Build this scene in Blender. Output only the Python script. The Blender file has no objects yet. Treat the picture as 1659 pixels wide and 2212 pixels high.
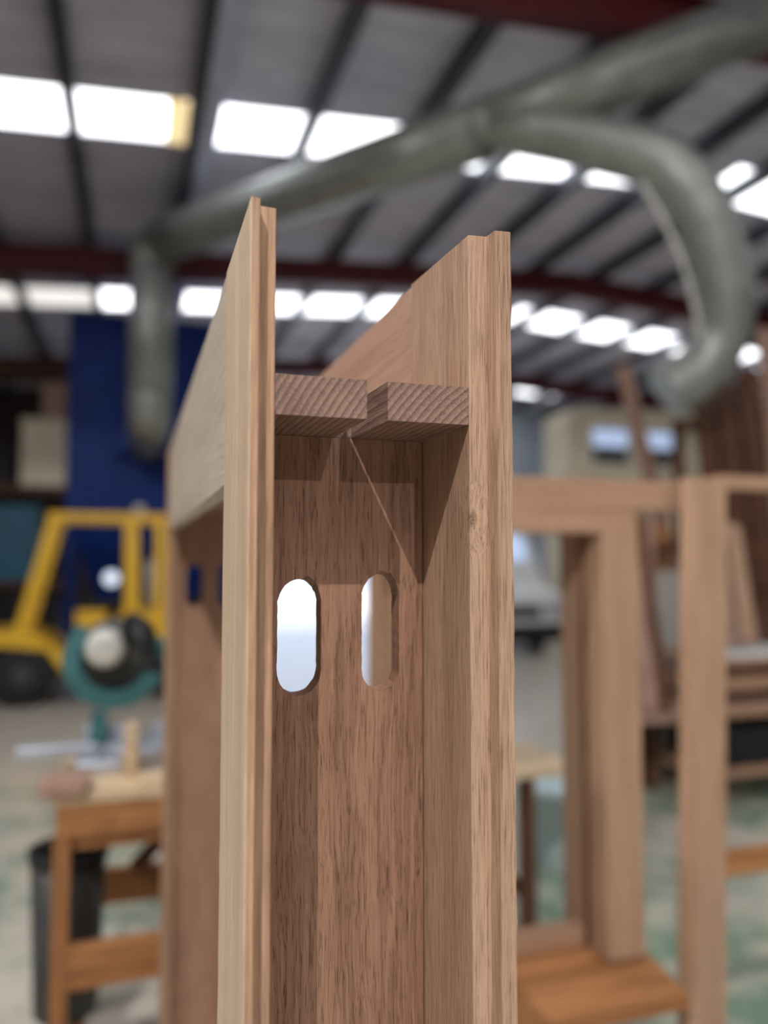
import bpy, bmesh, math, random
from mathutils import Vector, Matrix
random.seed(7)
S = bpy.context.scene
COL = S.collection

# ------------------------------------------------------------------ camera, world, lamps, exposure
F = 1661.0
cam = bpy.data.cameras.new('camera')
camo = bpy.data.objects.new('camera', cam); COL.objects.link(camo)
YAW, PITCH = math.radians(17.934), math.radians(3.342)
camo.location = (0, 0, 1.6)
camo.rotation_euler = (math.pi/2 + PITCH, 0, -YAW)
cam.sensor_fit = 'VERTICAL'; cam.sensor_height = 36.0
cam.lens = F/2212*36.0
cam.clip_start = 0.02; cam.clip_end = 200
cam.dof.use_dof = True
cam.dof.focus_distance = 0.655
cam.dof.aperture_fstop = 27.03/16.5
S.camera = camo

W = bpy.data.worlds.new('daylight'); S.world = W; W.use_nodes = True
bg = W.node_tree.nodes['Background']
bg.inputs[0].default_value = (0.66, 0.78, 1.0, 1); bg.inputs[1].default_value = 1.8

def lamp(name, loc, power, radius, color=(1, 1, 1)):
    l = bpy.data.lights.new(name, 'POINT'); l.energy = power; l.shadow_soft_size = radius; l.color = color
    o = bpy.data.objects.new(name, l); COL.objects.link(o); o.location = loc
    return o
lamp('high_bay_or_fill_light', (-1.54, -2.15, 5.45), 800, 0.022, (1.0, 0.98, 0.955))
lamp('high_bay_or_fill_light', (-3.4, 1.3, 5.3), 260, 0.1, (1.0, 0.98, 0.955))  # added unseen fill lamp, brightens the left-facing timber
lamp('high_bay_or_fill_light', (1.2, -6.4, 4.6), 340, 0.06, (1.0, 0.98, 0.955))
sun = bpy.data.lights.new('sun', 'SUN'); sun.energy = 3.2; sun.angle = .01; sun.color = (1.0, .97, .93)
suno = bpy.data.objects.new('sun', sun); COL.objects.link(suno)
suno.rotation_euler = (math.radians(-38), math.radians(12), 0)   # from beyond the far wall, over the yard
SKY_E = 4.0

S.view_settings.view_transform = 'Standard'
S.view_settings.look = 'None'
S.view_settings.gamma = 1.0
S.view_settings.use_curve_mapping = False
S.view_settings.exposure = 0.0
S.cycles.use_denoising = True
S.cycles.max_bounces = 8
S.cycles.sample_clamp_indirect = 6.0

# ------------------------------------------------------------------ pixel of the photograph -> point of the place
_fw = Vector((math.sin(YAW)*math.cos(PITCH), math.cos(YAW)*math.cos(PITCH), math.sin(PITCH)))
_rt = Vector((math.cos(YAW), -math.sin(YAW), 0)); _up = _rt.cross(_fw)
def at(px, py, Y):
    r = _fw + _rt*((px-829.5)/F) - _up*((py-1106)/F)
    return Vector((0, 0, 1.6)) + r*(Y/r.y)

# ------------------------------------------------------------------ materials
def srgb(r, g, b):
    f = lambda c: (c/255/12.92) if c/255 <= .04045 else ((c/255+.055)/1.055)**2.4
    return (f(r), f(g), f(b), 1)

class NT:
    def __init__(s, name):
        s.m = bpy.data.materials.new(name); s.m.use_nodes = True
        s.t = s.m.node_tree; s.b = s.t.nodes['Principled BSDF']
    def n(s, typ, ins=None, **kw):
        nd = s.t.nodes.new(typ)
        for k, v in kw.items(): setattr(nd, k, v)
        for k, v in (ins or {}).items(): s.set(nd.inputs[k], v)
        return nd
    def set(s, sock, v):
        if isinstance(v, bpy.types.NodeSocket): s.t.links.new(v, sock)
        else: sock.default_value = v
    def math(s, op, a, b=0.0, clamp=False):
        nd = s.n('ShaderNodeMath', operation=op, use_clamp=clamp)
        s.set(nd.inputs[0], a); s.set(nd.inputs[1], b); return nd.outputs[0]
    def mix(s, f, a, b, mode='MIX'):
        nd = s.n('ShaderNodeMix', data_type='RGBA', blend_type=mode)
        s.set(nd.inputs[0], f); s.set(nd.inputs[6], a); s.set(nd.inputs[7], b); return nd.outputs[2]
    def noise(s, vec, scale, detail=3.0, rough=.55):
        nd = s.n('ShaderNodeTexNoise', {'Vector': vec, 'Scale': scale, 'Detail': detail, 'Roughness': rough})
        return nd.outputs[0]
    def scalev(s, vec, sc):
        nd = s.n('ShaderNodeVectorMath', operation='MULTIPLY'); s.set(nd.inputs[0], vec); nd.inputs[1].default_value = sc
        return nd.outputs[0]
    def ramp(s, f, lo, hi):
        nd = s.n('ShaderNodeMapRange', {'From Min': lo, 'From Max': hi}); nd.clamp = True
        s.set(nd.inputs['Value'], f); return nd.outputs[0]
    def co(s): return s.n('ShaderNodeTexCoord').outputs['Object']
    def bump(s, h, strength, dist):
        nd = s.n('ShaderNodeBump', {'Height': h, 'Strength': strength, 'Distance': dist})
        s.t.links.new(nd.outputs[0], s.b.inputs['Normal'])

def wood(name, axis, dark, mid, light, ring=(0.3, -0.2), freq=150, ring_amt=.45, pore=.6, wav=.012,
         seed=0.0, rough=.55, knots=(), bands=0.0, off=(0, 0, 0), sf=150, jit=.9, con=1.0, blen=1.3):
    t = NT(name); co = t.co()
    add = t.n('ShaderNodeVectorMath', operation='ADD'); t.set(add.inputs[0], co)
    add.inputs[1].default_value = (off[0]+seed, off[1]+seed*1.7, off[2]+seed*.6)
    p = add.outputs[0]
    k = 'xyz'.index(axis)
    def st(a, b):                                     # a across the grain, b along it
        v = [a, a, a]; v[k] = b; return t.scalev(p, tuple(v))
    w1 = t.math('MULTIPLY', t.math('SUBTRACT', t.noise(st(9, 3.2), 1, 2), .5), wav)
    w2 = t.math('MULTIPLY', t.math('SUBTRACT', t.noise(st(40, 14), 1, 2), .5), wav*.22)
    wv = t.math('ADD', w1, w2)
    kd = None
    for (x, y, z, r, el) in knots:
        sub = t.n('ShaderNodeVectorMath', operation='SUBTRACT'); t.set(sub.inputs[0], p)
        sub.inputs[1].default_value = (x+seed, y+seed*1.7, z+seed*.6)
        v = [1, 1, 1]; v[k] = 1/el
        ln = t.n('ShaderNodeVectorMath', operation='LENGTH'); t.set(ln.inputs[0], t.scalev(sub.outputs[0], tuple(v)))
        g = t.ramp(ln.outputs['Value'], r, r*.1)
        g2 = t.ramp(ln.outputs['Value'], r*3.2, 0)
        wv = t.math('ADD', wv, t.math('MULTIPLY', g2, r*1.1))
        kd = g if kd is None else t.math('MAXIMUM', kd, g)
    cmb = t.n('ShaderNodeCombineXYZ')
    for i in range(3):
        if i != k: t.set(cmb.inputs[i], wv)
    ad2 = t.n('ShaderNodeVectorMath', operation='ADD'); t.set(ad2.inputs[0], p); t.set(ad2.inputs[1], cmb.outputs[0])
    p = ad2.outputs[0]
    sep = t.n('ShaderNodeSeparateXYZ'); t.set(sep.inputs[0], p)
    cr = [i for i in range(3) if i != k]
    s_off = (seed, seed*1.7, seed*.6)
    da = t.math('SUBTRACT', sep.outputs[cr[0]], ring[0]+s_off[cr[0]])
    db = t.math('SUBTRACT', sep.outputs[cr[1]], ring[1]+s_off[cr[1]])
    r = t.math('SQRT', t.math('ADD', t.math('MULTIPLY', da, da), t.math('MULTIPLY', db, db)))
    rj = t.math('ADD', t.math('MULTIPLY', r, freq), t.math('MULTIPLY', t.noise(t.scalev(p, (30, 30, 30)), 1, 1), jit))
    fr = t.math('FRACT', rj)
    late = t.math('MULTIPLY', t.ramp(fr, .25, .93), t.ramp(fr, 1.0, .95))
    streak = t.ramp(t.noise(st(sf, sf*.027), 1, 5, .62), .5-.19/con, .5+.19/con)
    broad = t.ramp(t.noise(st(26, blen), 1, 2), .5-.2/con, .5+.2/con)
    fine = t.noise(st(1150, 42), 1, 2)
    pores = t.math('MULTIPLY', t.ramp(fine, .47, .34), t.ramp(streak, .95, .25))
    tone = t.math('ADD', t.math('MULTIPLY', streak, .6), t.math('MULTIPLY', broad, .4))
    c = t.mix(t.ramp(tone, .12, .55), dark, mid)
    c = t.mix(t.ramp(tone, .52, .95), c, light)
    c = t.mix(t.math('MULTIPLY', late, ring_amt), c, dark)
    c = t.mix(t.math('MULTIPLY', pores, pore), c, tuple(x*.38 for x in dark[:3])+(1,))
    if bands:
        bz = t.noise(st(3, 240), 1, 2)
        c = t.mix(t.math('MULTIPLY', t.ramp(bz, .52, .66), bands), c, tuple(x*.6 for x in dark[:3])+(1,))
    if kd is not None:
        kn = t.math('MULTIPLY', kd, t.ramp(t.noise(t.scalev(p, (420, 420, 420)), 1, 3), .3, .62))
        c = t.mix(kn, c, tuple(x*.22 for x in dark[:3])+(1,))
    t.set(t.b.inputs['Base Color'], c)
    t.b.inputs['Roughness'].default_value = rough
    t.b.inputs['Specular IOR Level'].default_value = .3
    h = t.math('SUBTRACT', t.math('MULTIPLY', streak, .5), pores)
    t.bump(h, .55, .0005)
    return t.m

def plain(name, col, rough=.6, metal=0.0, var=.12, scale=14, spec=.4):
    t = NT(name); co = t.co()
    f = t.noise(co, scale, 4)
    c = t.mix(t.ramp(f, .3, .7), tuple(x*(1-var) for x in col[:3])+(1,), tuple(min(1, x*(1+var)) for x in col[:3])+(1,))
    t.set(t.b.inputs['Base Color'], c)
    t.b.inputs['Roughness'].default_value = rough; t.b.inputs['Metallic'].default_value = metal
    t.b.inputs['Specular IOR Level'].default_value = spec
    return t.m

def glow(name, col, e):
    t = NT(name); co = t.co()
    f = t.ramp(t.noise(co, 2.0, 3), .25, .75)
    c = t.mix(f, tuple(x*.9 for x in col[:3])+(1,), col)
    t.set(t.b.inputs['Emission Color'], c); t.b.inputs['Emission Strength'].default_value = e
    t.set(t.b.inputs['Base Color'], c)
    return t.m

# frame timber (reddish hardwood); the frame's root sits at FR
FR = (0.18, 1.32, 0.0)
M = {}
WD, WM, WL = srgb(124, 88, 68), srgb(172, 130, 106), srgb(196, 154, 128)
M['stile'] = wood('hardwood_stile', 'z', srgb(112, 80, 62), srgb(158, 119, 97), srgb(178, 138, 114), ring=(.10, .35), freq=95,
                  ring_amt=.16, pore=.8, wav=.022, seed=.0, off=FR, sf=330, con=.8,
                  knots=((.2515, .678, 1.310, .0020, 2.0), (.2545, .678, 1.372, .0016, 9)))
M['lin_r'] = wood('hardwood_right_lining', 'z', srgb(142, 110, 88), srgb(188, 154, 128), srgb(208, 176, 150), ring=(.5, .2), freq=230,
                  ring_amt=.12, pore=.6, wav=.005, seed=1.3, off=FR, sf=520, con=.75, knots=((.263, .579, 1.631, .0065, 1.6), (.2795, .58, 1.445, .0022, 4)))
M['lin_l'] = wood('hardwood_left_lining', 'z', srgb(152, 116, 92), srgb(194, 156, 126), srgb(210, 174, 144), ring=(-.3, .1), freq=160,
                  ring_amt=.22, pore=.3, wav=.006, seed=2.1, off=FR, sf=300, con=.8)
M['sap'] = wood('sapwood', 'z', srgb(184, 158, 130), srgb(214, 190, 162), srgb(228, 208, 182), ring=(-.3, .1), freq=240,
                ring_amt=.18, pore=.35, wav=.004, seed=2.6, off=FR, sf=420, con=.8)
M['head'] = wood('hardwood_head', 'y', srgb(100, 76, 66), srgb(160, 128, 113), srgb(176, 144, 128), ring=(.40, 1.56), freq=175,
                 ring_amt=.85, pore=.6, wav=.003, seed=0.0, off=FR, rough=.6, sf=600, jit=.35, con=.6)
M['hl_r'] = wood('hardwood_head_lining', 'y', srgb(156, 120, 98), srgb(194, 156, 132), srgb(206, 170, 146), ring=(.5, 1.2), freq=120,
                 ring_amt=.1, pore=.35, wav=.012, seed=3.3, off=FR, sf=300, con=.6)
M['hl_l'] = wood('weathered_head_lining', 'y', srgb(164, 150, 132), srgb(200, 186, 168), srgb(212, 200, 184), ring=(-.5, 1.2), freq=120,
                 ring_amt=.12, pore=.45, wav=.02, seed=4.1, off=FR, sf=300, con=.7)
M['timber'] = wood('pink_hardwood', 'z', srgb(154, 118, 94), srgb(192, 156, 128), srgb(204, 170, 144), seed=5.2, ring_amt=.2, con=.6)
M['timber_x'] = wood('pink_hardwood_rail', 'x', srgb(150, 112, 88), srgb(186, 148, 120), srgb(198, 162, 136), seed=5.9, ring_amt=.2, con=.6)
M['amber_x'] = wood('amber_pine', 'x', srgb(138, 90, 54), srgb(180, 124, 78), srgb(196, 144, 96), seed=6.4, ring_amt=.25)
M['amber_z'] = wood('amber_pine_leg', 'z', srgb(132, 86, 50), srgb(166, 114, 72), srgb(184, 132, 88), seed=6.9, ring_amt=.25)
M['brown'] = wood('brown_boards', 'z', srgb(66, 42, 30), srgb(104, 68, 48), srgb(128, 88, 64), seed=7.7, ring_amt=.3)
M['mauve'] = wood('mauve_boards', 'z', srgb(134, 102, 88), srgb(180, 144, 126), srgb(196, 162, 144), seed=8.3, ring_amt=.3)
M['pale'] = wood('pale_pine', 'x', srgb(190, 160, 122), srgb(224, 198, 162), srgb(236, 214, 182), seed=9.1, ring_amt=.2)
M['duct'] = plain('galvanised_duct', srgb(144, 147, 142), .38, .35, .15, 6)
M['purlin'] = plain('grey_steel_purlin', srgb(70, 72, 82), .5, .2, .15, 3)
M['stripe'] = plain('lilac_grey_lit_side', srgb(196, 200, 226), .5, .0, .06, 3)
M['maroon'] = plain('maroon_steel', srgb(92, 28, 34), .5, .0, .2, 3)
M['blue'] = plain('blue_enamel', srgb(8, 42, 112), .55, .0, .15, 3, .2)
M['yellow'] = plain('yellow_enamel', srgb(236, 186, 44), .4, .0, .1, 4)
M['black'] = plain('black_rubber', srgb(28, 28, 30), .7, .0, .2, 8)
M['dkgrey'] = plain('dark_grey_plastic', srgb(64, 64, 62), .5, .0, .15, 8)
M['steel'] = plain('bright_aluminium', srgb(190, 196, 206), .35, .6, .1, 20)
M['teal'] = plain('teal_casting', srgb(58, 104, 106), .45, .0, .12, 20)
M['palegrey'] = plain('pale_grey_casting', srgb(196, 194, 186), .5, .0, .1, 20)
M['cream'] = plain('cream_panel', srgb(232, 220, 194), .6, .0, .08, 2)
M['white'] = plain('white_paint', srgb(222, 224, 222), .35, .0, .05, 2)
M['paleblue'] = plain('pale_blue_plastic', srgb(206, 224, 226), .45, .0, .08, 6)
M['tealbox'] = plain('petrol_blue_drum', srgb(24, 92, 118), .5, .0, .15, 3)
M['darkwall'] = plain('dusty_brown_wall', srgb(66, 54, 50), .8, .0, .25, .6)
M['farwall'] = plain('blue_grey_cladding', srgb(176, 188, 202), .6, .0, .15, .8)
M['lamp'] = glow('lamp_lens', (.75, .85, 1, 1), 1.0)
M['pane'] = glow('pane_sky_glow', (.52, .66, .95, 1), .7)  # emission stands in for sky reflected in the glass
M['sky1'] = glow('skylight_sheet', (.94, .96, 1, 1), SKY_E)
M['sky3'] = glow('dim_skylight_sheet', (1, .97, .92, 1), .95)  # dimmer cream glow for the left end of the second strip
M['sky2'] = glow('yellowed_skylight_sheet', (1, .78, .42, 1), 1.0)
def floor_mat():
    t = NT('worn_green_floor'); co = t.co()
    a = t.noise(t.scalev(co, (.55, .55, 1)), 1, 5, .6)
    b = t.noise(t.scalev(co, (3.2, 3.2, 1)), 1, 4, .6)
    f = t.math('ADD', t.math('MULTIPLY', a, .55), t.math('MULTIPLY', b, .45))
    sep = t.n('ShaderNodeSeparateXYZ'); t.set(sep.inputs[0], co)
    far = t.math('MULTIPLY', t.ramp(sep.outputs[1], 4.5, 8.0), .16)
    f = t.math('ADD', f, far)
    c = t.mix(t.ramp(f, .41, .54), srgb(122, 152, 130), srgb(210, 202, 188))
    c = t.mix(t.math('MULTIPLY', t.ramp(t.noise(co, 9, 4), .5, .7), .35), c, srgb(150, 146, 134))
    t.set(t.b.inputs['Base Color'], c); t.b.inputs['Roughness'].default_value = .2
    return t.m
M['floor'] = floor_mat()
M['yard'] = plain('pale_yard_concrete', srgb(236, 234, 228), .7, .0, .04, 1)
def roof_mat():
    t = NT('foil_faced_roof_sheet'); co = t.co()
    f = t.noise(t.scalev(co, (1.2, 5, 1)), 1, 4, .6)
    c = t.mix(t.ramp(f, .35, .7), srgb(196, 194, 212), srgb(230, 228, 244))
    t.set(t.b.inputs['Base Color'], c); t.b.inputs['Roughness'].default_value = .5
    t.b.inputs['Metallic'].default_value = 0.0
    wv = t.n('ShaderNodeTexWave', {'Scale': 4.0, 'Distortion': 0.0}, bands_direction='Y'); t.set(wv.inputs['Vector'], co)
    t.bump(wv.outputs['Fac'], .6, .03)
    return t.m
M['roof'] = roof_mat()

# ------------------------------------------------------------------ mesh helpers
def BM(): return bmesh.new()
def poly(bm, pts):
    return bm.faces.new([bm.verts.new(p) for p in pts])
def hexa(bm, c):                                      # eight corners: bottom ring then top ring
    v = [bm.verts.new(p) for p in c]; fs = []
    for q in ((3, 2, 1, 0), (4, 5, 6, 7), (0, 1, 5, 4), (1, 2, 6, 5), (2, 3, 7, 6), (3, 0, 4, 7)):
        fs.append(bm.faces.new([v[i] for i in q]))
    return v, fs
def box(bm, x0, x1, y0, y1, z0, z1, bev=0.0):
    v, fs = hexa(bm, [(x0, y0, z0), (x1, y0, z0), (x1, y1, z0), (x0, y1, z0), (x0, y0, z1), (x1, y0, z1), (x1, y1, z1), (x0, y1, z1)])
    if bev: bmesh.ops.bevel(bm, geom=list({e for f in fs for e in f.edges}), offset=bev, segments=2, profile=.5, affect='EDGES')
def beam(bm, p0, p1, w, h, side=(1, 0, 0), bev=0.0):  # w along 'side', h across it
    p0, p1 = Vector(p0), Vector(p1); d = (p1-p0).normalized(); s = Vector(side)
    s = (s - d*s.dot(d)).normalized(); u = d.cross(s)
    c = []
    for p in (p0, p1):
        for a, b in ((-1, -1), (1, -1), (1, 1), (-1, 1)): c.append(p + s*(a*w/2) + u*(b*h/2))
    v, fs = hexa(bm, c)
    if bev: bmesh.ops.bevel(bm, geom=list({e for f in fs for e in f.edges}), offset=bev, segments=2, profile=.5, affect='EDGES')
    bmesh.ops.recalc_face_normals(bm, faces=bm.faces[:])
def prism(bm, pts, axis, a0, a1):
    def P(q, a):
        return {'x': (a, q[0], q[1]), 'y': (q[0], a, q[1]), 'z': (q[0], q[1], a)}[axis]
    A = [bm.verts.new(P(q, a0)) for q in pts]; B = [bm.verts.new(P(q, a1)) for q in pts]
    bm.faces.new(A); bm.faces.new(B[::-1]); n = len(pts)
    for i in range(n): bm.faces.new((A[i], B[i], B[(i+1) % n], A[(i+1) % n]))
    bmesh.ops.recalc_face_normals(bm, faces=bm.faces[:])
def tube(bm, pts, rad, seg=20, cap=True):
    pts = [Vector(p) for p in pts]; n = len(pts)
    if not isinstance(rad, (list, tuple)): rad = [rad]*n
    rings = []; prev = None
    for i, p in enumerate(pts):
        d = (pts[min(i+1, n-1)] - pts[max(i-1, 0)]).normalized()
        if prev is None:
            s = d.cross(Vector((0, 0, 1)))
            if s.length < .05: s = d.cross(Vector((0, 1, 0)))
        else: s = prev - d*prev.dot(d)
        s.normalize(); prev = s; u = d.cross(s)
        rings.append([bm.verts.new(p + (s*math.cos(a) + u*math.sin(a))*rad[i]) for a in (2*math.pi*j/seg for j in range(seg))])
    for a, b in zip(rings, rings[1:]):
        for j in range(seg):
            f = bm.faces.new((a[j], a[(j+1) % seg], b[(j+1) % seg], b[j])); f.smooth = True
    if cap: bm.faces.new(rings[0][::-1]); bm.faces.new(rings[-1])
    bmesh.ops.recalc_face_normals(bm, faces=bm.faces[:])
def lathe(bm, prof, c, axis='z', seg=32):
    rings = []
    for r, h in prof:
        ring = []
        for j in range(seg):
            a = 2*math.pi*j/seg; x, y = r*math.cos(a), r*math.sin(a)
            q = {'z': (x, y, h), 'y': (x, h, y), 'x': (h, x, y)}[axis]
            ring.append(bm.verts.new(Vector(c)+Vector(q)))
        rings.append(ring)
    for a, b in zip(rings, rings[1:]):
        for j in range(seg):
            f = bm.faces.new((a[j], a[(j+1) % seg], b[(j+1) % seg], b[j])); f.smooth = True
    bm.faces.new(rings[0]); bm.faces.new(rings[-1])
    bmesh.ops.recalc_face_normals(bm, faces=bm.faces[:])
def spline(pts, n=8):                                  # Catmull-Rom through the points
    P = [Vector(p) for p in pts]; P = [P[0]*2-P[1]] + P + [P[-1]*2-P[-2]]; out = []
    for i in range(1, len(P)-2):
        for k in range(n):
            t = k/n; a, b, c, d = P[i-1:i+3]
            out.append(.5*((2*b) + (c-a)*t + (2*a-5*b+4*c-d)*t*t + (3*b-a-3*c+d)*t**3))
    out.append(P[-2]); return out

OFF = {}
def obj(name, bm, mat, parent=None, label=None):
    off = OFF[parent.name] if parent else Vector((0, 0, 0))
    if parent: bmesh.ops.translate(bm, verts=bm.verts[:], vec=-off)
    me = bpy.data.meshes.new(name); bm.to_mesh(me); bm.free()
    mats = mat if isinstance(mat, (list, tuple)) else [mat]
    for m in mats: me.materials.append(m)
    o = bpy.data.objects.new(name, me); COL.objects.link(o)
    if parent: o.parent = parent
    OFF[o.name] = off
    if label: o['label'] = label
    return o
def thing(name, label, cat, loc=(0, 0, 0), group=None):
    o = bpy.data.objects.new(name, None); COL.objects.link(o); o.location = loc; o.empty_display_size = .1
    OFF[o.name] = Vector(loc); o['label'] = label; o['category'] = cat
    if group: o['group'] = group
    return o
def solo(name, bm, mat, label, cat, group=None):       # a thing that is one mesh, its origin at its base
    vs = [v.co for v in bm.verts]
    c = Vector(((min(v.x for v in vs)+max(v.x for v in vs))/2, (min(v.y for v in vs)+max(v.y for v in vs))/2, min(v.z for v in vs)))
    bmesh.ops.translate(bm, verts=bm.verts[:], vec=-c)
    o = obj(name, bm, mat); o.location = c; o['label'] = label; o['category'] = cat
    if group: o['group'] = group
    return o
def struct(name, bm, mat, parent=None):
    o = obj(name, bm, mat, parent)
    if not parent: o['kind'] = 'structure'
    return o

# ================================================================== THE SETTING: steel portal shed
RX, RZ, SL = 6.5, 6.30, .07
def rz(x): return RZ - SL*abs(x-RX)
XL, XR, YB, YF = -4.5, 17.5, -7.0, 20.0
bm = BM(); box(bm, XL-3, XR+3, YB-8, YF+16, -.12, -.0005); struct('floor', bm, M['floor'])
bm = BM(); box(bm, XL-3, XR+3, YF+.13, YF+16, .0, .012); struct('floor_yard', bm, M['yard'])
STR = [(-3.9, -3.0), (1.65, 2.55), (7.22, 7.98), (12.68, 13.62), (17.7, 18.7)]
ys = [YB] + [v for s in STR for v in s] + [YF]
bm = BM()
for i in range(0, len(ys), 2):
    for xa, xb in ((XL, RX), (RX, XR)):
        hexa(bm, [(xa, ys[i], rz(xa)), (xb, ys[i], rz(xb)), (xb, ys[i+1], rz(xb)), (xa, ys[i+1], rz(xa)),
                  (xa, ys[i], rz(xa)+.03), (xb, ys[i], rz(xb)+.03), (xb, ys[i+1], rz(xb)+.03), (xa, ys[i+1], rz(xa)+.03)])
box(bm, RX-.32, RX+.32, YB, YF, RZ-.03, RZ+.02)        # ridge capping closes the strips at the top
ceil = struct('ceiling', bm, M['roof'])
k = -4
for i in range(-4, 16):
    x = .47 + 1.1*i
    if XL < x < XR:
        bm = BM(); box(bm, x-.055, x+.055, YB, YF, rz(x)-.20, rz(x)-.003)
        obj('roof_purlin', bm, M['purlin'], ceil, 'grey steel purlin under the roof sheets')
bm = BM(); box(bm, .535, .70, YB, YF, rz(.6)-.19, rz(.6)-.06); obj('purlin_lit_stripe', bm, M['stripe'], ceil, 'pale lilac tray beside a purlin')  # added box, its lilac colour imitates light on the purlin's side
n = 0
for (a, b) in STR:
    for xa, xb in (((XL, -.62), (-.62, RX-.32), (RX+.32, XR)) if 12 < a < 13 else ((XL, RX-.32), (RX+.32, XR))):
        if a > 17: xa, xb = max(xa, 2.0), min(xb, 10.9)
        n += 1; bm = BM()
        hexa(bm, [(xa, a, rz(xa)+.012), (xb, a, rz(xb)+.012), (xb, b, rz(xb)+.012), (xa, b, rz(xa)+.012),
                  (xa, a, rz(xa)+.02), (xb, a, rz(xb)+.02), (xb, b, rz(xb)+.02), (xa, b, rz(xa)+.02)])
        struct('window_%d' % n, bm, M['sky3'] if (a > 12 and a < 13 and xb < 0) else M['sky1'])
n += 1; bm = BM(); box(bm, .22, .43, 7.22, 7.98, rz(.3)-.012, rz(.3)+.004); struct('window_%d' % n, bm, M['sky2'])
n += 1; bm = BM(); box(bm, .52, .72, 12.68, 13.62, rz(.6)-.012, rz(.6)+.004); struct('window_%d' % n, bm, M['sky2'])
# closers beside the short far strip
bm = BM()
for xa, xb in ((XL, 2.0), (10.9, XR)):
    hexa(bm, [(xa, 17.7, rz(xa)), (xb, 17.7, rz(xb)), (xb, 18.7, rz(xb)), (xa, 18.7, rz(xa)),
              (xa, 17.7, rz(xa)+.03), (xb, 17.7, rz(xb)+.03), (xb, 18.7, rz(xb)+.03), (xa, 18.7, rz(xa)+.03)])
struct('ceiling_infill', bm, M['roof'], ceil)
# portal rafters (maroon I-beams)
for y in (-.4, 4.75, 10.5, 16.25):
    bm = BM()
    for xa, xb in ((XL, RX), (RX, XR)):
        za, zb = rz(xa)-.20, rz(xb)-.20
        for dz0, dz1, hw in ((-.02, 0, .09), (-.36, -.34, .09), (-.34, -.02, .012)):
            hexa(bm, [(xa, y-hw, za+dz0), (xb, y-hw, zb+dz0), (xb, y+hw, zb+dz0), (xa, y+hw, za+dz0),
                      (xa, y-hw, za+dz1), (xb, y-hw, zb+dz1), (xb, y+hw, zb+dz1), (xa, y+hw, za+dz1)])
    for x in (XL+.2, XR-.2):                             # columns
        zt = rz(x)-.3
        box(bm, x-.18, x-.16, y-.09, y+.09, 0, zt); box(bm, x+.16, x+.18, y-.09, y+.09, 0, zt); box(bm, x-.16, x+.16, y-.012, y+.012, 0, zt)
    struct('trim_%d' % (1 + [-.4, 4.75, 10.5, 16.25].index(y)), bm, M['maroon'])
bm = BM(); box(bm, XL-.12, XL, YB, YF, 0, rz(XL)); struct('wall_left', bm, M['darkwall'])
bm = BM(); prism(bm, [(XL, 0), (XR, 0), (XR, rz(XR)), (RX, RZ), (XL, rz(XL))], 'y', YB-.12, YB); struct('wall_back', bm, M['darkwall'])
bm = BM(); box(bm, XR, XR+.12, YB, YF, 0, rz(XR)); struct('wall_right', bm, M['darkwall'])
DX0, DX1, DZ = 2.6, 6.6, 4.2                            # open roller door in the far wall
bm = BM(); prism(bm, [(XL, 0), (DX0, 0), (DX0, rz(DX0)), (XL, rz(XL))], 'y', YF, YF+.12); struct('wall_far', bm, M['darkwall'])
bm = BM(); prism(bm, [(DX1, 0), (XR, 0), (XR, rz(XR)), (DX1, rz(DX1))], 'y', YF, YF+.12); struct('wall_far_right', bm, M['farwall'])
bm = BM(); prism(bm, [(DX0, DZ), (DX1, DZ), (DX1, rz(DX1)), (RX, RZ), (DX0, rz(DX0))], 'y', YF, YF+.12); struct('wall_far_top', bm, M['darkwall'])
dr = BM(); tube(dr, [(DX0, YF-.25, DZ+.25), (DX1, YF-.25, DZ+.25)], .24, 24); door = struct('door_1', dr, M['palegrey'])

# ================================================================== THE SASH BOX FRAME IN FRONT
root = thing('window_box_frame', 'reddish hardwood sash box frame standing in sharp focus in the foreground, two long slots in its near stile', 'window frame', FR)
MIR = 2.645
def mir(pts): return [(x, MIR-y) for x, y in pts][::-1]
def lining(pts, z0, z1, rough_idx=(), amp=.0004, nseg=90, mats=None, mat_edge=None, seed=1):
    rnd = random.Random(seed); bm = BM(); loops = []; n = len(pts); cur = {i: 0.0 for i in rough_idx}
    for s in range(nseg+1):
        z = z0 + (z1-z0)*s/nseg; lp = []
        for i, (x, y) in enumerate(pts):
            dx = 0
            if i in cur:
                cur[i] = cur[i]*.45 + rnd.uniform(-amp, amp); dx = cur[i]
            dz = rnd.uniform(-.0009, .0004) if s == nseg else 0
            lp.append(bm.verts.new((x+dx, y, z+dz)))
        loops.append(lp)
    for a, b in zip(loops, loops[1:]):
        for i in range(n):
            f = bm.faces.new((a[i], a[(i+1) % n], b[(i+1) % n], b[i]))
            if mat_edge is not None and i in mat_edge: f.material_index = 1
    bm.faces.new(loops[0]); bm.faces.new(loops[-1])
    bmesh.ops.recalc_face_normals(bm, faces=bm.faces[:])
    return bm
ZT = 1.8700
c_ = .0007
LP = [(.0783, .5658), (.0790, .565), (.0846, .565), (.0853, .5657), (.0853, .5795), (.0992, .580), (.0998, .5806), (.0998, .712), (.0783, .7285)]
RP = [(.2620, .5806), (.2626, .580), (.2788, .5797), (.2802, .5660), (.2808, .565), (.2934, .565), (.2941, .5657), (.2935, .707), (.2578, .707)]
obj('jamb_lining', lining(LP, .05, ZT, (0, 8), .0003, seed=3, mat_edge=(8, 0)), [M['lin_l'], M['sap']], root, 'pale left lining with a sapwood outer face and tongued front edge')
obj('jamb_lining', lining(RP, .05, ZT+.001, (6,), .00055, nseg=140, seed=5), M['lin_r'], root, 'pinkish right lining with a knot and a rough outer edge')
obj('jamb_lining', lining(mir(LP), .05, ZT, (), seed=6), M['lin_l'], root, 'blurred lining at the far end, left')
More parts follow.
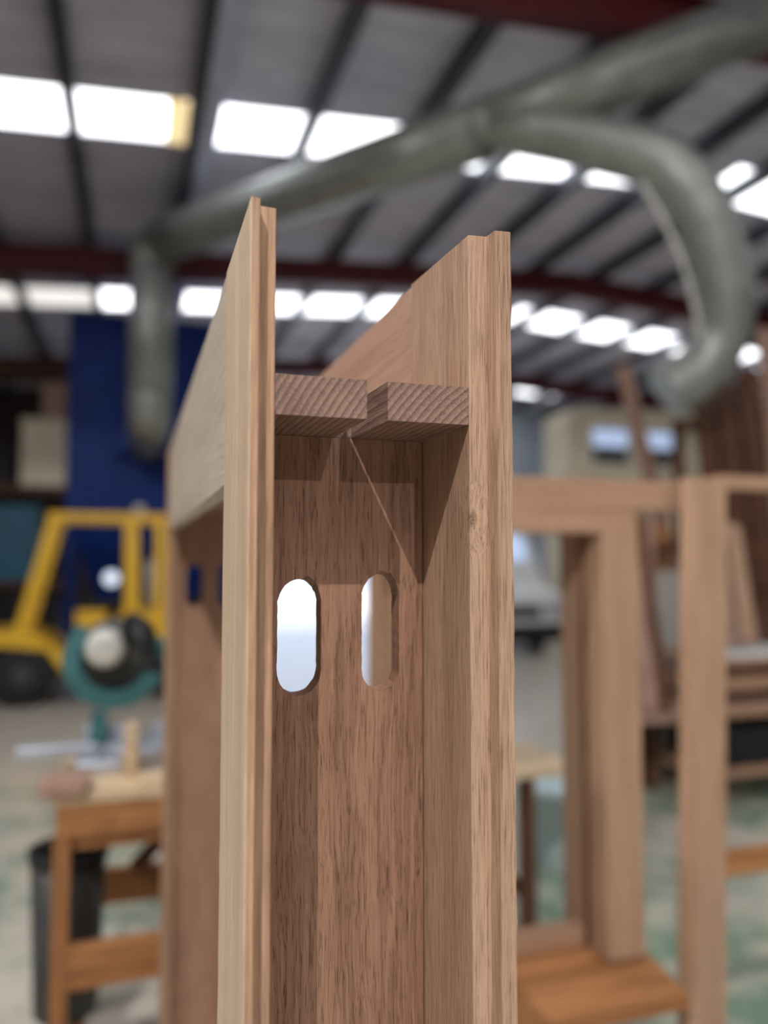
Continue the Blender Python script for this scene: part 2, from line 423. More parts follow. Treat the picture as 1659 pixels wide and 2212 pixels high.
obj('jamb_lining', lining(mir(RP), .05, ZT, (), seed=7), M['lin_r'], root, 'blurred lining at the far end, right')
def ragged_board(x0, x1, y0, y1, z0, z1, seed):
    rnd = random.Random(seed); bm = BM(); N = 60; loops = []; a = 0
    for s in range(N+1):
        y = y0+(y1-y0)*s/N; a = a*.6+rnd.uniform(-.0006, .0006)
        loops.append([bm.verts.new(p) for p in ((x0, y, z0), (x1, y, z0), (x1, y, z1+a), (x0, y, z1+a))])
    for p, q in zip(loops, loops[1:]):
        for i in range(4): bm.faces.new((p[i], p[(i+1) % 4], q[(i+1) % 4], q[i]))
    bm.faces.new(loops[0]); bm.faces.new(loops[-1]); bmesh.ops.recalc_face_normals(bm, faces=bm.faces[:])
    return bm
obj('head_lining', ragged_board(.0790, .0995, .7290, MIR-.7290, 1.668, 1.869, 11), M['hl_l'], root, 'greyish left head lining running back along the top')
obj('head_lining', ragged_board(.2582, .2930, .7074, MIR-.7074, 1.668, 1.869, 12), M['hl_r'], root, 'right head lining with a torn joint edge')

def slot_outline(cx, cz, w, h, seed, chip=None, amp=.0004, n=22):
    rnd = random.Random(seed); r = w/2; out = []
    straight = h/2 - r*1.15
    for side in (0, 1):
        for i in range(n+1):
            a = math.pi*i/n
            if side == 0: x, z = r*math.cos(a), straight + r*1.15*math.sin(a)
            else: x, z = -r*math.cos(a), -straight - r*1.15*math.sin(a)
            out.append([cx+x+rnd.uniform(-amp, amp), cz+z+rnd.uniform(-amp, amp)])
        m = 12; xs = -r if side == 0 else r
        for i in range(1, m):
            z = straight*(1-2*i/m); z = z if side == 0 else -z
            out.append([cx+xs+rnd.uniform(-amp, amp)*.9, cz+z])
    front = [p[:] for p in out]
    if chip:                                             # torn grain above the slot on the near face
        x0, x1, up = chip
        for p in front:
            if x0 < p[0] < x1 and p[1] > cz: p[1] += up*(.75+.5*rnd.random())
    return front, out
def stile(y_near, y_far, holes):
    bm = BM(); x0, x1, z0, z1 = .1000, .2572, .05, 1.7088
    def face(y, loops):
        edges = []; vl = []
        for lp in loops:
            vs = [bm.verts.new((p[0], y, p[1])) for p in lp]; vl.append(vs)
            for i in range(len(vs)): edges.append(bm.edges.new((vs[i], vs[(i+1) % len(vs)])))
        bmesh.ops.triangle_fill(bm, use_beauty=True, use_dissolve=False, edges=edges)
        return vl
    rect = [(x0, z0), (x1, z0), (x1, z1), (x0, z1)]
    A = face(y_near, [rect]+[h[0] for h in holes]); B = face(y_far, [rect]+[h[1] for h in holes])
    for a, b in zip(A, B):
        for i in range(len(a)): bm.faces.new((a[i], a[(i+1) % len(a)], b[(i+1) % len(a)], b[i]))
    bmesh.ops.recalc_face_normals(bm, faces=bm.faces[:])
    return bm
H1 = slot_outline(.1405, 1.5288, .0400, .1030, 1, (.146, .1575, .0035))
H2 = slot_outline(.2161, 1.5312, .0362, .1065, 2, (.214, .230, .0030))
obj('pulley_stile', stile(.678, .700, [H1, H2]), M['stile'], root, 'near pulley stile with two long slots')
obj('pulley_stile', stile(MIR-.678, MIR-.700, [H1, H2]), M['stile'], root, 'blurred far pulley stile with two slots')
HD = [(.1000, .580), (.1735, .580), (.1705, .6775), (.1876, .6775), (.1910, .580), (.2616, .580), (.2578, .707),
      (.2578, MIR-.707), (.2600, MIR-.580), (.1910, MIR-.580), (.1900, MIR-.6775), (.1740, MIR-.6775), (.1735, MIR-.580), (.1000, MIR-.580)]
bm = BM(); prism(bm, HD, 'z', 1.7092, 1.7406)
obj('head', bm, M['head'], root, 'notched head board showing end grain')
bm = BM(); prism(bm, [(.045, 0), (.315, 0), (.315, .03), (.262, .048), (.100, .05), (.045, .05)], 'y', .50, MIR-.50)
obj('sill', bm, M['lin_r'], root)

# ================================================================== SECOND WINDOW FRAME (right)
rA = thing('sash_window_frame', 'blurred pinkish sash window frame with an orange sill, right of the foreground frame', 'window frame', (1.07, 2.1, .33))
YA, YA2 = 2.0, 2.24
for s, x0, x1 in ((1, 1.336, 1.462), (-1, .672, .800)):
    bm = BM(); box(bm, x0, x1, YA, YA+.022, .42, 1.675, .001); obj('jamb_lining', bm, M['timber'], rA)
    bm = BM(); box(bm, x0, x1, YA2-.022, YA2, .42, 1.675, .001); obj('jamb_lining', bm, M['timber'], rA)
    xs = (x0-.006, x0+.018) if s == 1 else (x1-.018, x1+.006)
    bm = BM(); box(bm, xs[0], xs[1], YA+.022, YA2-.022, .42, 1.675, .001); obj('pulley_stile', bm, M['timber'], rA)
    xb = (xs[0]-.012, xs[0]) if s == 1 else (xs[1], xs[1]+.012)
    bm = BM(); box(bm, xb[0], xb[1], YA+.085, YA+.097, .42, 1.675, .001); obj('parting_bead', bm, M['brown'], rA, 'dark parting bead on the reveal')
bm = BM(); box(bm, .62, 1.655, YA-.001, YA+.022, 1.744, 1.835, .001); box(bm, .62, 1.462, YA-.001, YA+.022, 1.672, 1.744, .001)
obj('head_lining', bm, M['timber_x'], rA)
bm = BM(); box(bm, .62, 1.462, YA2-.022, YA2, 1.675, 1.83, .001); obj('head_lining', bm, M['timber_x'], rA)
bm = BM(); box(bm, .70, 1.44, YA+.022, YA2-.022, 1.70, 1.73, .001); obj('head', bm, M['timber_x'], rA)
bm = BM(); prism(bm, [(YA-.14, .335), (YA2+.02, .335), (YA2+.02, .425), (YA+.07, .425), (YA+.06, .405), (YA-.14, .375)], 'x', .60, 1.50)
obj('sill', bm, M['amber_x'], rA, 'orange sloping sill')
bm = BM(); box(bm, .80, 1.33, YA+.10, YA+.16, .425, .475, .002); obj('sash_rail', bm, M['timber_x'], rA)
# trestle that carries it
rt = thing('saw_trestle', 'low timber trestle carrying the blurred sash window frame', 'trestle', (.95, 2.1, 0))
bm = BM(); box(bm, .72, 1.16, 2.05, 2.14, .25, .335, .002); obj('beam', bm, M['amber_x'], rt)
for x in (.78, 1.10):
    for dy in (-1, 1):
        bm = BM(); beam(bm, (x, 2.095+.20*dy, 0), (x, 2.095+.03*dy, .27), .045, .045, bev=.002); obj('leg', bm, M['amber_z'], rt)

# ================================================================== DOOR FRAME (right edge)
rB = thing('door_frame', 'pale timber door frame standing at the right edge, its stile in front of the racks', 'door frame', (1.62, 1.92, 0))
bm = BM(); hexa(bm, [(1.532, 1.9, 0), (1.652, 1.9, 0), (1.640, 1.945, 0), (1.520, 1.945, 0), (1.592, 1.9, 1.84), (1.712, 1.9, 1.84), (1.700, 1.945, 1.84), (1.580, 1.945, 1.84)])
obj('stile', bm, M['timber'], rB)
bm = BM(); box(bm, 1.69, 2.45, 1.902, 1.94, 1.806, 1.850, .001); obj('top_rail', bm, M['timber_x'], rB)
bm = BM(); box(bm, 1.66, 2.45, 1.902, 1.94, .655, .722, .001); obj('lock_rail', bm, M['amber_x'], rB, 'orange middle rail')
bm = BM(); box(bm, 2.45, 2.56, 1.9, 1.945, 0, 1.85, .001); obj('stile', bm, M['timber'], rB)
bm = BM(); box(bm, 1.64, 2.45, 1.902, 1.94, .0, .12, .001); obj('bottom_rail', bm, M['timber_x'], rB)

# ================================================================== SAW BENCH (left)
rb = thing('saw_bench', 'amber timber work bench with a deep apron, left of the foreground frame', 'bench', (.2, 2.7, 0))
bm = BM(); box(bm, -.215, .62, 2.40, 2.98, .895, .925, .002); obj('bench_top', bm, M['pale'], rb, 'pale top')
for y in (2.405, 2.945):
    bm = BM(); box(bm, -.20, .60, y, y+.03, .80, .894, .002); obj('apron', bm, M['amber_x'], rb)
    for x in (-.205, .555):
        bm = BM(); box(bm, x, x+.045, y-.004 if y < 2.5 else y-.012, y+.042, 0, .798, .002); obj('leg', bm, M['amber_z'], rb)
    bm = BM(); box(bm, -.16, .555, y+.002, y+.032, .375, .498, .002); obj('lower_rail', bm, M['amber_x'], rb)
bm = BM(); box(bm, -.16, .555, 2.436, 2.46, .755, .80, .002); obj('bearer', bm, M['amber_x'], rb)
bm = BM(); beam(bm, (.02, 2.93, .50), (.30, 2.93, .80), .03, .05, (0, 1, 0)); obj('brace', bm, M['brown'], rb, 'brown diagonal brace')

bm = BM(); box(bm, -.245, -.115, 2.375, 2.50, .9255, .965, .003)
solo('timber_offcut', bm, M['mauve'], 'pinkish timber offcut lying on the left end of the work bench', 'offcut')
bm = BM(); box(bm, .02, .16, 2.41, 2.50, .9255, .945, .003)
solo('timber_offcut', bm, M['pale'], 'pale timber offcut lying on the bench front by the saw', 'offcut')

# ------------------------------------------------------------------ mitre saw
rs = thing('mitre_saw', 'teal and grey mitre saw standing on the amber work bench', 'mitre saw', (0, 2.7, .925))
bm = BM(); box(bm, -.165, .24, 2.58, 2.84, .9255, .965, .008); obj('base', bm, M['steel'], rs)
bm = BM(); lathe(bm, [(.125, 0), (.125, .03), (.118, .036)], (.03, 2.68, .965)); obj('turntable', bm, M['steel'], rs)
bm = BM(); box(bm, -.15, -.02, 2.74, 2.77, .965, 1.04, .004); obj('fence', bm, M['steel'], rs)
bm = BM(); box(bm, .07, .22, 2.74, 2.77, .965, 1.04, .004); obj('fence', bm, M['steel'], rs)
bm = BM(); box(bm, -.34, -.10, 2.655, 2.715, .968, 1.004, .004); obj('extension_bar', bm, M['steel'], rs)
gc = Vector((-.055, 2.69, 1.270))
bm = BM()                                                # C-shaped upper guard
N = 28; R0, R1 = .105, .160
for i in range(N):
    a0 = math.radians(135 + 200*i/N); a1 = math.radians(135 + 200*(i+1)/N)
    c = []
    for y in (-.03, .03):
        for r, a in ((R0, a0), (R1, a0), (R1, a1), (R0, a1)): c.append(gc + Vector((r*math.cos(a), y, r*math.sin(a))))
    hexa(bm, c)
bmesh.ops.remove_doubles(bm, verts=bm.verts[:], dist=.0004); bmesh.ops.recalc_face_normals(bm, faces=bm.faces[:])
obj('blade_guard', bm, M['teal'], rs)
bm = BM(); lathe(bm, [(.02, -.002), (.128, -.0015), (.128, .0015), (.02, .002)], gc, 'y', 48); obj('blade', bm, M['dkgrey'], rs, 'dark round saw blade')
bm = BM(); lathe(bm, [(.035, -.10), (.055, -.085), (.064, -.02), (.055, -.006)], gc+Vector((-.03, 0, .035)), 'y'); obj('gear_cover', bm, M['palegrey'], rs, 'pale grey gear cover')
bm = BM(); lathe(bm, [(.03, .02), (.06, .03), (.06, .17), (.045, .19)], gc+Vector((.03, 0, .02)), 'y'); obj('motor', bm, M['dkgrey'], rs, 'dark motor')
bm = BM(); tube(bm, spline([(.12, 2.80, .96), (.15, 2.80, 1.10), (.11, 2.76, 1.26), (.03, 2.71, 1.33)]), .032, 14); obj('arm', bm, M['teal'], rs)
bm = BM(); tube(bm, spline([(-.02, 2.66, 1.33), (-.01, 2.58, 1.41), (.05, 2.55, 1.37), (.05, 2.62, 1.29)]), .016, 12); obj('handle', bm, M['black'], rs)
bm = BM(); box(bm, -.125, -.075, 2.66, 2.72, 1.0012, 1.10, .004); obj('blade_shoe', bm, M['teal'], rs)
bm = BM(); box(bm, -.02, .02, 2.518, 2.544, .9256, 1.09, .004); solo('timber_offcut', bm, M['pale'], 'small pale block standing upright on the bench against the mitre saw', 'offcut')

# ------------------------------------------------------------------ bin
rn = thing('rubbish_bin', 'dark grey round rubbish bin under the left end of the work bench', 'bin', (-.18, 2.67, .185))
bm = BM(); lathe(bm, [(.085, .186), (.095, .196), (.112, .66), (.102, .66), (.086, .21)], (-.18, 2.67, 0)); obj('body', bm, M['dkgrey'], rn)
bm = BM(); lathe(bm, [(.113, .655), (.120, .66), (.120, .69), (.106, .69), (.106, .655)], (-.18, 2.67, 0)); obj('rim', bm, M['black'], rn)
bm = BM(); box(bm, -.235, -.125, 2.60, 2.74, 0, .185, .003); solo('timber_block', bm, M['amber_z'], 'timber block under the dark grey rubbish bin', 'block')

# ================================================================== FORKLIFT
FY = 9.0
rf = thing('forklift', 'yellow forklift parked behind the mitre saw, below the blue dust collector', 'forklift', (-.4, 9.5, 0))
def P(x, z, y=FY): return (x, y, z)
bm = BM(); prism(bm, [(-1.75, .45), (-1.75, .80), (-1.02, .80), (-.70, .55), (-.62, .36), (-.72, .36), (-.88, .60), (-1.35, .66)], 'y', FY, FY+1.05); obj('front_fender', bm, M['yellow'], rf)
bm = BM(); prism(bm, [(-.70, .25), (.05, .25), (.05, .50), (-.45, .52), (-.62, .60)], 'y', FY+.05, FY+1.0); obj('chassis', bm, M['black'], rf, 'black step and chassis')
bm = BM(); prism(bm, [(-.20, .76), (-.14, 1.0), (.55, 1.0), (.86, .92), (.92, .45), (.75, .36), (.62, .62), (.30, .62), (.24, .76)], 'y', FY, FY+1.05); obj('counterweight', bm, M['yellow'], rf)
bm = BM(); box(bm, -.62, -.28, FY+.25, FY+.80, .76, 1.0, .03); obj('engine_cover', bm, M['yellow'], rf)
bm = BM(); box(bm, -.58, -.12, FY+.28, FY+.78, 1.0, 1.10, .03); beam(bm, (-.10, FY+.53, 1.08), (.02, FY+.53, 1.55), .10, .46, (1, 0, 0), .02); obj('seat', bm, M['black'], rf)
for y in (FY+.06, FY+.99):
    bm = BM(); beam(bm, (-1.16, y, .78), (-.84, y, 2.04), .10, .09, (1, 0, 0), .01); obj('guard_pillar', bm, M['yellow'], rf)
    bm = BM(); beam(bm, (-.02, y, 1.0), (-.04, y, 2.04), .15, .09, (1, 0, 0), .01); obj('guard_post', bm, M['yellow'], rf)
bm = BM()
box(bm, -.90, .36, FY, FY+.12, 2.0, 2.08, .01); box(bm, -.90, .36, FY+.93, FY+1.05, 2.0, 2.08, .01)
for i in range(7): x = -.86+.19*i; box(bm, x, x+.05, FY+.12, FY+.93, 2.02, 2.06)
obj('overhead_guard', bm, M['yellow'], rf)
bm = BM(); beam(bm, (.28, FY+.06, 1.0), (.27, FY+.06, 2.0), .11, .09, (1, 0, 0), .01); obj('guard_post', bm, M['yellow'], rf)
for x, r in ((-1.12, .34), (.46, .27)):
    for y in (FY+.02, FY+.83):
        bm = BM(); lathe(bm, [(r*.55, 0), (r*.95, 0), (r, .03), (r, .17), (r*.95, .2), (r*.55, .2)], (x, y, r), 'y'); wh = obj('wheel', bm, M['black'], rf)
        bm = BM(); lathe(bm, [(r*.2, -.004), (r*.54, .012), (r*.54, .188), (r*.2, .19)], (x, y, r), 'y'); obj('hub', bm, M['dkgrey'], wh)
bm = BM()
for y in (FY+.22, FY+.78): box(bm, -1.92, -1.80, y, y+.08, .05, 2.1, .005)
for z in (.3, 1.1, 2.02): box(bm, -1.90, -1.82, FY+.30, FY+.78, z, z+.08)
obj('mast', bm, M['black'], rf)
for y in (FY+.28, FY+.68):
    bm = BM(); box(bm, -3.0, -1.95, y, y+.1, .05, .09); box(bm, -1.99, -1.925, y, y+.1, .09, .6); obj('fork', bm, M['black'], rf)
bm = BM(); tube(bm, [(-.95, FY+.5, .78), (-.82, FY+.5, 1.15)], .03); lathe(bm, [(.16, 0), (.19, .01), (.19, .03), (.16, .04)], (-.81, FY+.5, 1.16)); obj('steering_wheel', bm, M['black'], rf)
lc = at(240, 1250, FY-.02)
bm = BM(); lathe(bm, [(.02, -.03), (.075, -.02), (.078, 0), (.05, .05)], (-.243, FY+.08, 1.361), 'y'); lm = obj('work_lamp', bm, M['lamp'], rf, 'round white work lamp')
bm = BM(); tube(bm, [(-.243, FY+.12, 1.361), (-.12, FY+.12, 1.361), (-.05, FY+.08, 1.361)], .015, 8); obj('lamp_bracket', bm, M['black'], lm)
bm = BM(); lathe(bm, [(.06, 0), (.06, .07), (.03, .10)], (.04, FY+.06, 2.08)); obj('beacon', bm, M['palegrey'], rf, 'pale beacon on the guard')
bm = BM(); lathe(bm, [(.09, 0), (.09, .5), (.05, .56)], (.20, FY+.5, 1.0)); obj('gas_cylinder', bm, M['palegrey'], rf, 'pale gas cylinder at the back')

# ================================================================== DUST COLLECTOR + DUCTS
rd = thing('dust_collector', 'tall blue dust collector cabinet standing behind the forklift', 'dust collector', (.1, 12, 0))
BY = 11.3
bm = BM(); box(bm, -.915, 1.30, BY, BY+1.4, 2.18, 5.02, .02); obj('cabinet', bm, M['blue'], rd)
bm = BM(); hexa(bm, [(-.5, BY+.4, 1.0), (.9, BY+.4, 1.0), (.9, BY+1.0, 1.0), (-.5, BY+1.0, 1.0), (-.9, BY+.02, 2.18), (1.28, BY+.02, 2.18), (1.28, BY+1.38, 2.18), (-.9, BY+1.38, 2.18)]); obj('hopper', bm, M['blue'], rd)
for x in (-.87, 1.25):
    for y in (BY+.05, BY+1.35):
        bm = BM(); box(bm, x-.05, x+.05, y-.05, y+.05, 0, 2.18); obj('leg', bm, M['blue'], rd)
bm = BM(); box(bm, -.3, .55, BY-.25, BY, 3.0, 3.55, .02); obj('inlet_box', bm, M['blue'], rd)
bm = BM(); box(bm, -.9, -.86, BY-.01, BY, 2.2, 5.0); box(bm, 1.24, 1.28, BY-.01, BY, 2.2, 5.0); box(bm, -.9, 1.28, BY-.012, BY, 3.75, 3.80); obj('door_trim', bm, M['blue'], rd)

ru = thing('extraction_duct', 'grey galvanised extraction duct slung under the roof with a drop into the blue collector', 'duct', (2.3, 5.2, 4.6))
DY = 9.3
j = at(1050, 277, 5.2); e = at(330, 527, DY); rgt = at(1730, 12, 4.25)
bm = BM(); mid = j.lerp(e, .5)
tube(bm, [j, j.lerp(e, .25), mid, j.lerp(e, .75), e + (j-e).normalized()*.25], [.23, .235, .245, .25, .25], 28); obj('main_pipe', bm, M['duct'], ru)
bot = at(337, 850, DY); low = Vector((e.x+.02, DY, bot.z))
d = (j-e).normalized()
pts = [e+d*.27, e+d*.12+Vector((0, 0, -.01)), e+Vector((0, 0, -.10)), e+Vector((0, 0, -.28))]
bm = BM(); tube(bm, spline(pts, 6), .255, 28); obj('elbow', bm, M['duct'], ru)
bm = BM(); tube(bm, [e+Vector((0, 0, -.25)), Vector((e.x, DY, low.z))], .250, 28); obj('drop_pipe', bm, M['duct'], ru)
bm = BM(); tube(bm, spline([(e.x, DY, low.z+.03), (e.x, DY+.08, low.z-.22), (e.x, DY+.4, low.z-.32), (e.x, BY-.262, low.z-.34)], 6), .245, 24); obj('inlet_bend', bm, M['duct'], ru)
bm = BM(); tube(bm, [j, j.lerp(rgt, .4), rgt], [.23, .225, .22], 28); obj('main_pipe', bm, M['duct'], ru)
def collar(c, d, r):
    bm = BM(); tube(bm, [c-d*.035, c-d*.035, c+d*.035, c+d*.035], [r, r+.014, r+.014, r], 28); obj('collar', bm, M['duct'], ru)
dr_ = (rgt-j).normalized()
collar(j, dr_, .232); collar(j.lerp(rgt, .38), dr_, .228); collar(mid, d, .247); collar(e+Vector((0, 0, -.3)), Vector((0, 0, 1)), .255)
bp = [at(1010, 262, 5.2), at(1120, 280, 5.1), at(1270, 305, 4.95), at(1410, 345, 4.8), at(1500, 430, 4.7), at(1548, 540, 4.7), at(1568, 640, 4.75), at(1555, 730, 4.85), at(1510, 800, 4.95), at(1440, 850, 5.05)]
bm = BM(); tube(bm, spline(bp, 6), [.16+.055*min(1, i/14) for i in range(55)], 26); obj('branch_bend', bm, M['duct'], ru, 'curved branch pipe sweeping down at the right')
hp = [at(1385, 395, 4.5), at(1430, 470, 4.5), at(1475, 570, 4.5), at(1500, 660, 4.55), at(1515, 740, 4.6)]
bm = BM(); tube(bm, spline(hp, 6), .018, 8); obj('cable', bm, M['palegrey'], ru, 'pale cable along the inside of the branch')

# ================================================================== LEFT BACKGROUND: racking
rk = thing('storage_rack', 'dark steel storage rack against the back at the far left', 'rack', (-2.6, 13.3, 0))
for x in (-4.0, -2.45, -.98):
    for y in (12.95, 13.85):
        bm = BM(); box(bm, x-.05, x+.05, y-.05, y+.05, 0, 4.6); obj('upright', bm, M['black'], rk)
for z in (1.15, 2.62, 4.5):
    bm = BM(); box(bm, -4.0, -.98, 12.9, 13.9, z, z+.08); obj('shelf', bm, M['brown'], rk)
def crate(x0, x1, y0, y1, z0, z1, mat, label, cat='box', name='storage_box'):
    r = thing(name, label, cat, ((x0+x1)/2, (y0+y1)/2, z0))
    bm = BM(); box(bm, x0, x1, y0, y1, z0, z1-.05, .01); obj('body', bm, mat, r)
    bm = BM(); box(bm, x0-.01, x1+.01, y0-.01, y1+.01, z1-.05, z1, .01); obj('lid', bm, mat, r)
crate(-1.70, -1.06, 12.95, 13.6, 2.701, 3.75, M['cream'], 'tall cream carton on the middle shelf of the far left rack')
crate(-1.42, -1.05, 12.95, 13.6, 3.751, 4.35, M['mauve'], 'brown carton standing on the tall cream carton')
crate(-2.35, -1.45, 12.95, 13.6, 1.231, 2.40, M['tealbox'], 'petrol blue box on the lower shelf of the far left rack')
crate(-2.38, -1.80, 12.95, 13.6, 2.701, 3.3, M['black'], 'black box on the middle shelf beside the tall cream carton')
crate(-2.3, -1.15, 12.98, 13.7, .0, 1.05, M['black'], 'black box on the floor under the far left rack')

# ================================================================== FAR RIGHT: cabin and van
rc = thing('site_office', 'cream two-storey office cabin with bluish windows at the far right', 'cabin', (9.4, 14, 0))
CY = 13.0
bm = BM(); prism(bm, [(7.95, 0), (11.2, 0), (11.2, 4.35), (11.0, 4.6), (8.2, 4.5), (7.95, 4.35)], 'y', CY, CY+.9); obj('wall', bm, M['cream'], rc)
for x0, x1 in ((8.50, 9.30), (9.72, 10.35)):
    bm = BM(); box(bm, x0-.05, x0, CY-.03, CY, 3.40, 4.16); box(bm, x1, x1+.05, CY-.03, CY, 3.40, 4.16); box(bm, x0, x1, CY-.03, CY, 4.11, 4.16); box(bm, x0, x1, CY-.03, CY, 3.40, 3.45); box(bm, x0, x1, CY-.03, CY, 3.74, 3.78)
    f = obj('window', bm, M['white'], rc)
    bm = BM(); box(bm, x0, x1, CY-.012, CY-.004, 3.78, 4.11); obj('pane', bm, M['pane'], f, 'upper pane glowing pale blue as a sky reflection')
    bm = BM(); box(bm, x0, x1, CY-.012, CY-.004, 3.45, 3.74); obj('pane', bm, M['dkgrey'], f, 'dark lower pane')
rv = thing('van', 'white van parked in front of the far roller door', 'van', (5.96, 13.5, 0))
VX0, VX1 = 5.05, 6.87; VY = 11.3
bm = BM(); prism(bm, [(VY, .35), (VY, .95), (VY+.75, 1.15), (VY+1.3, 2.05), (VY+1.6, 2.15), (VY+4.6, 2.15), (VY+4.7, .35)], 'x', VX0, VX1)
bmesh.ops.bevel(bm, geom=bm.edges[:], offset=.06, segments=2, affect='EDGES'); obj('body', bm, M['white'], rv)
bm = BM(); hexa(bm, [(VX0+.15, VY+.79, 1.19), (VX1-.15, VY+.79, 1.19), (VX1-.15, VY+.81, 1.19), (VX0+.15, VY+.81, 1.19),
                     (VX0+.22, VY+1.25, 2.0), (VX1-.22, VY+1.25, 2.0), (VX1-.22, VY+1.28, 2.0), (VX0+.22, VY+1.28, 2.0)]); obj('windscreen', bm, M['pane'], rv, 'windscreen glowing in place of a sky reflection')  # the sky's reflection is put in as emission
bm = BM(); box(bm, VX0+.02, VX1-.02, VY-.06, VY+.2, .22, .50, .03); obj('bumper', bm, M['black'], rv)
bm = BM(); box(bm, VX0+.5, VX1-.5, VY-.015, VY+.02, .60, .80, .005); obj('grille', bm, M['black'], rv)
for x in (VX0+.12, VX1-.42):
    bm = BM(); box(bm, x, x+.3, VY-.02, VY+.05, .62, .84, .02); obj('headlamp', bm, M['steel'], rv)
for x in (VX0+.03, VX1-.25):
    for y in (VY+.85, VY+3.7):
        bm = BM(); lathe(bm, [(.15, 0), (.31, 0), (.33, .03), (.33, .19), (.31, .22), (.15, .22)], (x, y, .33), 'x'); obj('wheel', bm, M['black'], rv)

# ================================================================== MIDDLE RIGHT: stool, tub, racks and boards
rw = thing('work_stool', 'pale topped timber work stool between the foreground frame and the sash window frame', 'stool', (1.72, 3.2, 0))
bm = BM(); box(bm, 1.36, 1.84, 2.98, 3.42, .655, .70, .004); obj('seat', bm, M['pale'], rw)
for x in (1.40, 1.605):
    for y in (3.02, 3.34):
        bm = BM(); box(bm, x, x+.06, y, y+.05, 0, .654, .003); obj('leg', bm, M['brown'], rw, 'dark leg')
    bm = BM(); box(bm, x+.012, x+.042, 3.07, 3.34, .12, .18, .003); obj('stretcher', bm, M['brown'], rw)
bm = BM(); lathe(bm, [(.27, 0), (.28, .01), (.31, .36), (.325, .37), (.325, .41), (.30, .41), (.27, .03)], (2.27, 3.72, 0)); solo('plastic_tub', bm, M['paleblue'], 'pale blue plastic tub on the floor beyond the work stool', 'tub')
rr = thing('timber_rack', 'brown timber rack with shelves of boards at the right edge behind the door frame', 'rack', (4.1, 4.3, 0))
for x in (3.50, 4.84):
    for y in (4.02, 4.66):
        bm = BM(); beam(bm, (x, y, 0), (x, y, 1.9), .07, .05, bev=.004); obj('upright', bm, M['mauve'], rr)
for z, xa in ((.20, 3.46), (.575, 3.54), (.74, 3.54), (.90, 3.54)):
    bm = BM(); box(bm, xa, 4.80, 4.05, 4.63, z, z+.045, .003); obj('shelf', bm, M['timber_x'], rr)
rq = thing('board_stand', 'dark brown stand behind the right rack holding up the tall boards', 'stand', (5.2, 5.6, 0))
bm = BM(); box(bm, 4.45, 6.1, 5.50, 5.57, 2.70, 2.80, .003); obj('back_rail', bm, M['brown'], rq)
for x in (4.5, 6.0):
    bm = BM(); box(bm, x, x+.08, 5.571, 5.64, 0, 2.80, .003); obj('post', bm, M['brown'], rq)
rl = thing('plank_bench', 'low timber bench carrying the mauve planks between the sash window frame and the door frame', 'bench', (3.2, 4.3, 0))
bm = BM(); box(bm, 2.88, 3.46, 4.05, 4.60, .575, .62, .003); obj('bench_top', bm, M['mauve'], rl)
for x in (2.90, 3.38):
    for y in (4.07, 4.53):
        bm = BM(); box(bm, x, x+.06, y, y+.05, 0, .574, .003); obj('leg', bm, M['brown'], rl)
rx = thing('grey_cabinet', 'pale grey cabinet behind the leaning planks with an orange box on top', 'cabinet', (3.72, 5.05, 0))
bm = BM(); box(bm, 3.50, 3.98, 4.78, 5.2, 0, 1.50, .01); obj('body', bm, M['palegrey'], rx)
bm = BM(); box(bm, 3.53, 3.73, 4.765, 4.779, .08, 1.44, .004); obj('door', bm, M['palegrey'], rx)
bm = BM(); box(bm, 3.75, 3.95, 4.765, 4.779, .08, 1.44, .004); obj('door', bm, M['palegrey'], rx)
bm = BM(); box(bm, 3.56, 3.80, 4.82, 5.1, 1.501, 1.84, .01); solo('orange_box', bm, M['amber_z'], 'orange box on top of the pale grey cabinet behind the leaning planks', 'box')
for z, m, lab in ((.9455, 'white', 'pale board lying on the top shelf of the right timber rack'),
                  (.7855, 'timber_x', 'pinkish board lying on the second shelf of the right timber rack'),
                  (.6205, 'mauve', 'mauve board lying on the third shelf of the right timber rack')):
    bm = BM(); box(bm, 3.58, 4.78, 4.07, 4.40, z, z+.04, .002); solo('board', bm, M[m], lab, 'board')
bm = BM(); box(bm, 3.60, 4.45, 4.10, 4.60, .246, .50, .01); solo('tool_case', bm, M['black'], 'black case on the bottom shelf of the right timber rack', 'case')
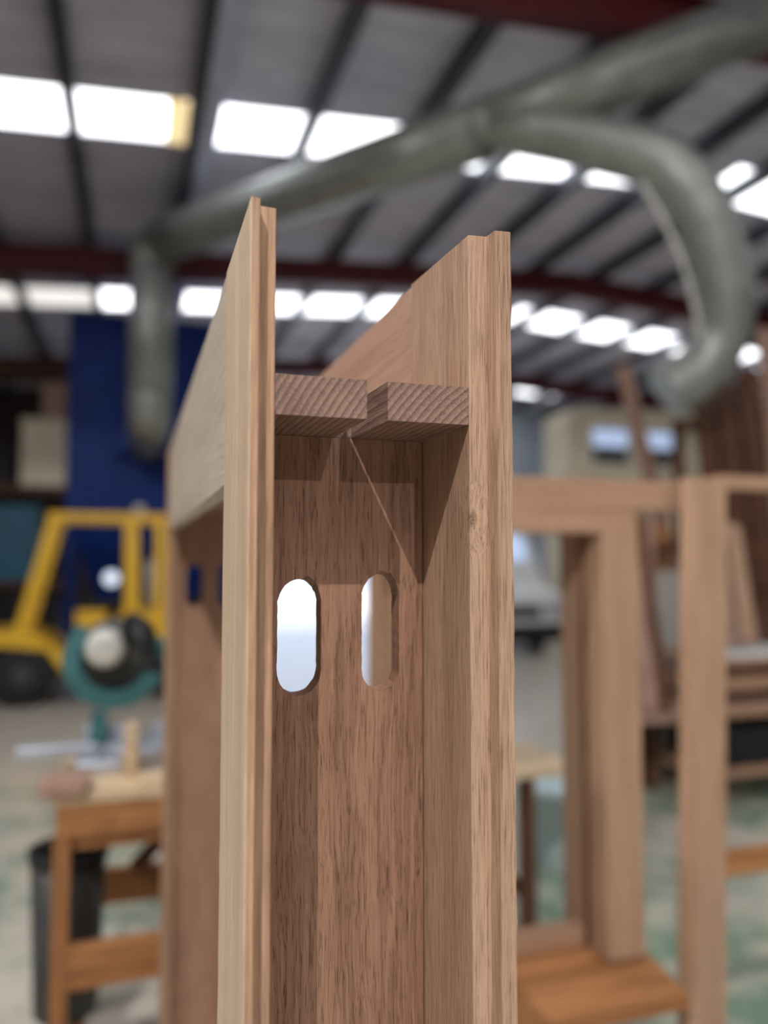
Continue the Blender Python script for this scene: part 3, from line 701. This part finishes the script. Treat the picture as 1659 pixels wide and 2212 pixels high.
# tall dark boards leaning on the stand's rail
for i, (x0, x1, zt, m) in enumerate(((4.78, 4.72, 3.05, 'brown'), (5.01, 4.97, 3.15, 'brown'), (5.24, 5.23, 3.3, 'brown'), (5.47, 5.49, 3.7, 'mauve'), (5.70, 5.75, 4.3, 'brown'))):
    k = (5.48-5.24)/2.75
    bm = BM(); beam(bm, (x0, 5.24, 0), (x1, 5.24+k*zt*.985, zt), .20, .025, (1, 0, 0), .002)
    solo('tall_board', bm, M[m], 'dark brown board leaning upright behind the right rack, ' + ('shortest', 'second shortest', 'middle', 'paler second tallest', 'tallest')[i] + ' of five', 'board', 'tall boards behind the rack')
# planks standing on the low bench and on the rack's top board
for a, b, w, m, lab, g in (((2.97, 4.12, .634), (3.15, 4.60, 1.90), .10, 'mauve', 'mauve plank leaning nearest the sash window frame', 'planks leaning on the low bench'),
                        ((3.09, 4.12, .634), (3.27, 4.60, 1.98), .10, 'mauve', 'mauve plank leaning second from the sash window frame', 'planks leaning on the low bench'),
                        ((3.20, 4.12, .634), (3.37, 4.60, 1.92), .07, 'brown', 'dark narrow plank leaning just left of the door frame stile', 'planks leaning on the low bench'),
                        ((3.64, 4.22, 1.014), (3.84, 4.62, 1.86), .12, 'timber', 'pinkish plank leaning just right of the door frame stile', 'planks leaning on the rack'),
                        ((3.80, 4.22, 1.014), (4.02, 4.62, 1.90), .12, 'mauve', 'mauve plank leaning in the rack, second from the door frame stile', 'planks leaning on the rack'),
                        ((3.96, 4.22, 1.014), (4.20, 4.62, 1.84), .12, 'timber', 'pinkish plank leaning in the rack at the right edge', 'planks leaning on the rack')):
    bm = BM(); beam(bm, a, b, w, .03, (1, 0, 0), .002); solo('leaning_plank', bm, M[m], lab, 'plank', g)
bm = BM(); box(bm, 2.98, 3.46, 4.63, 4.67, 1.70, 1.76, .003)
box(bm, 2.98, 3.03, 4.63, 4.67, 0, 1.70, .003); box(bm, 3.40, 3.45, 4.63, 4.67, 0, 1.70, .003)
solo('plank_stand', bm, M['brown'], 'brown stand holding up the planks on the low bench', 'stand')
bm = BM(); box(bm, 3.54, 4.80, 4.675, 4.71, 1.62, 1.70, .003); obj('back_rail', bm, M['brown'], rr)
p0 = at(1345, 790, 6.4); p1 = at(1470, 1290, 6.4)
bm = BM(); q = p1 + (p1-p0)*(p1.z/(p0.z-p1.z)); beam(bm, q, p0, .14, .05, (1, 0, 0), .002)
solo('timber_prop', bm, M['mauve'], 'long brown timber prop slanting in front of the cream office cabin', 'prop')
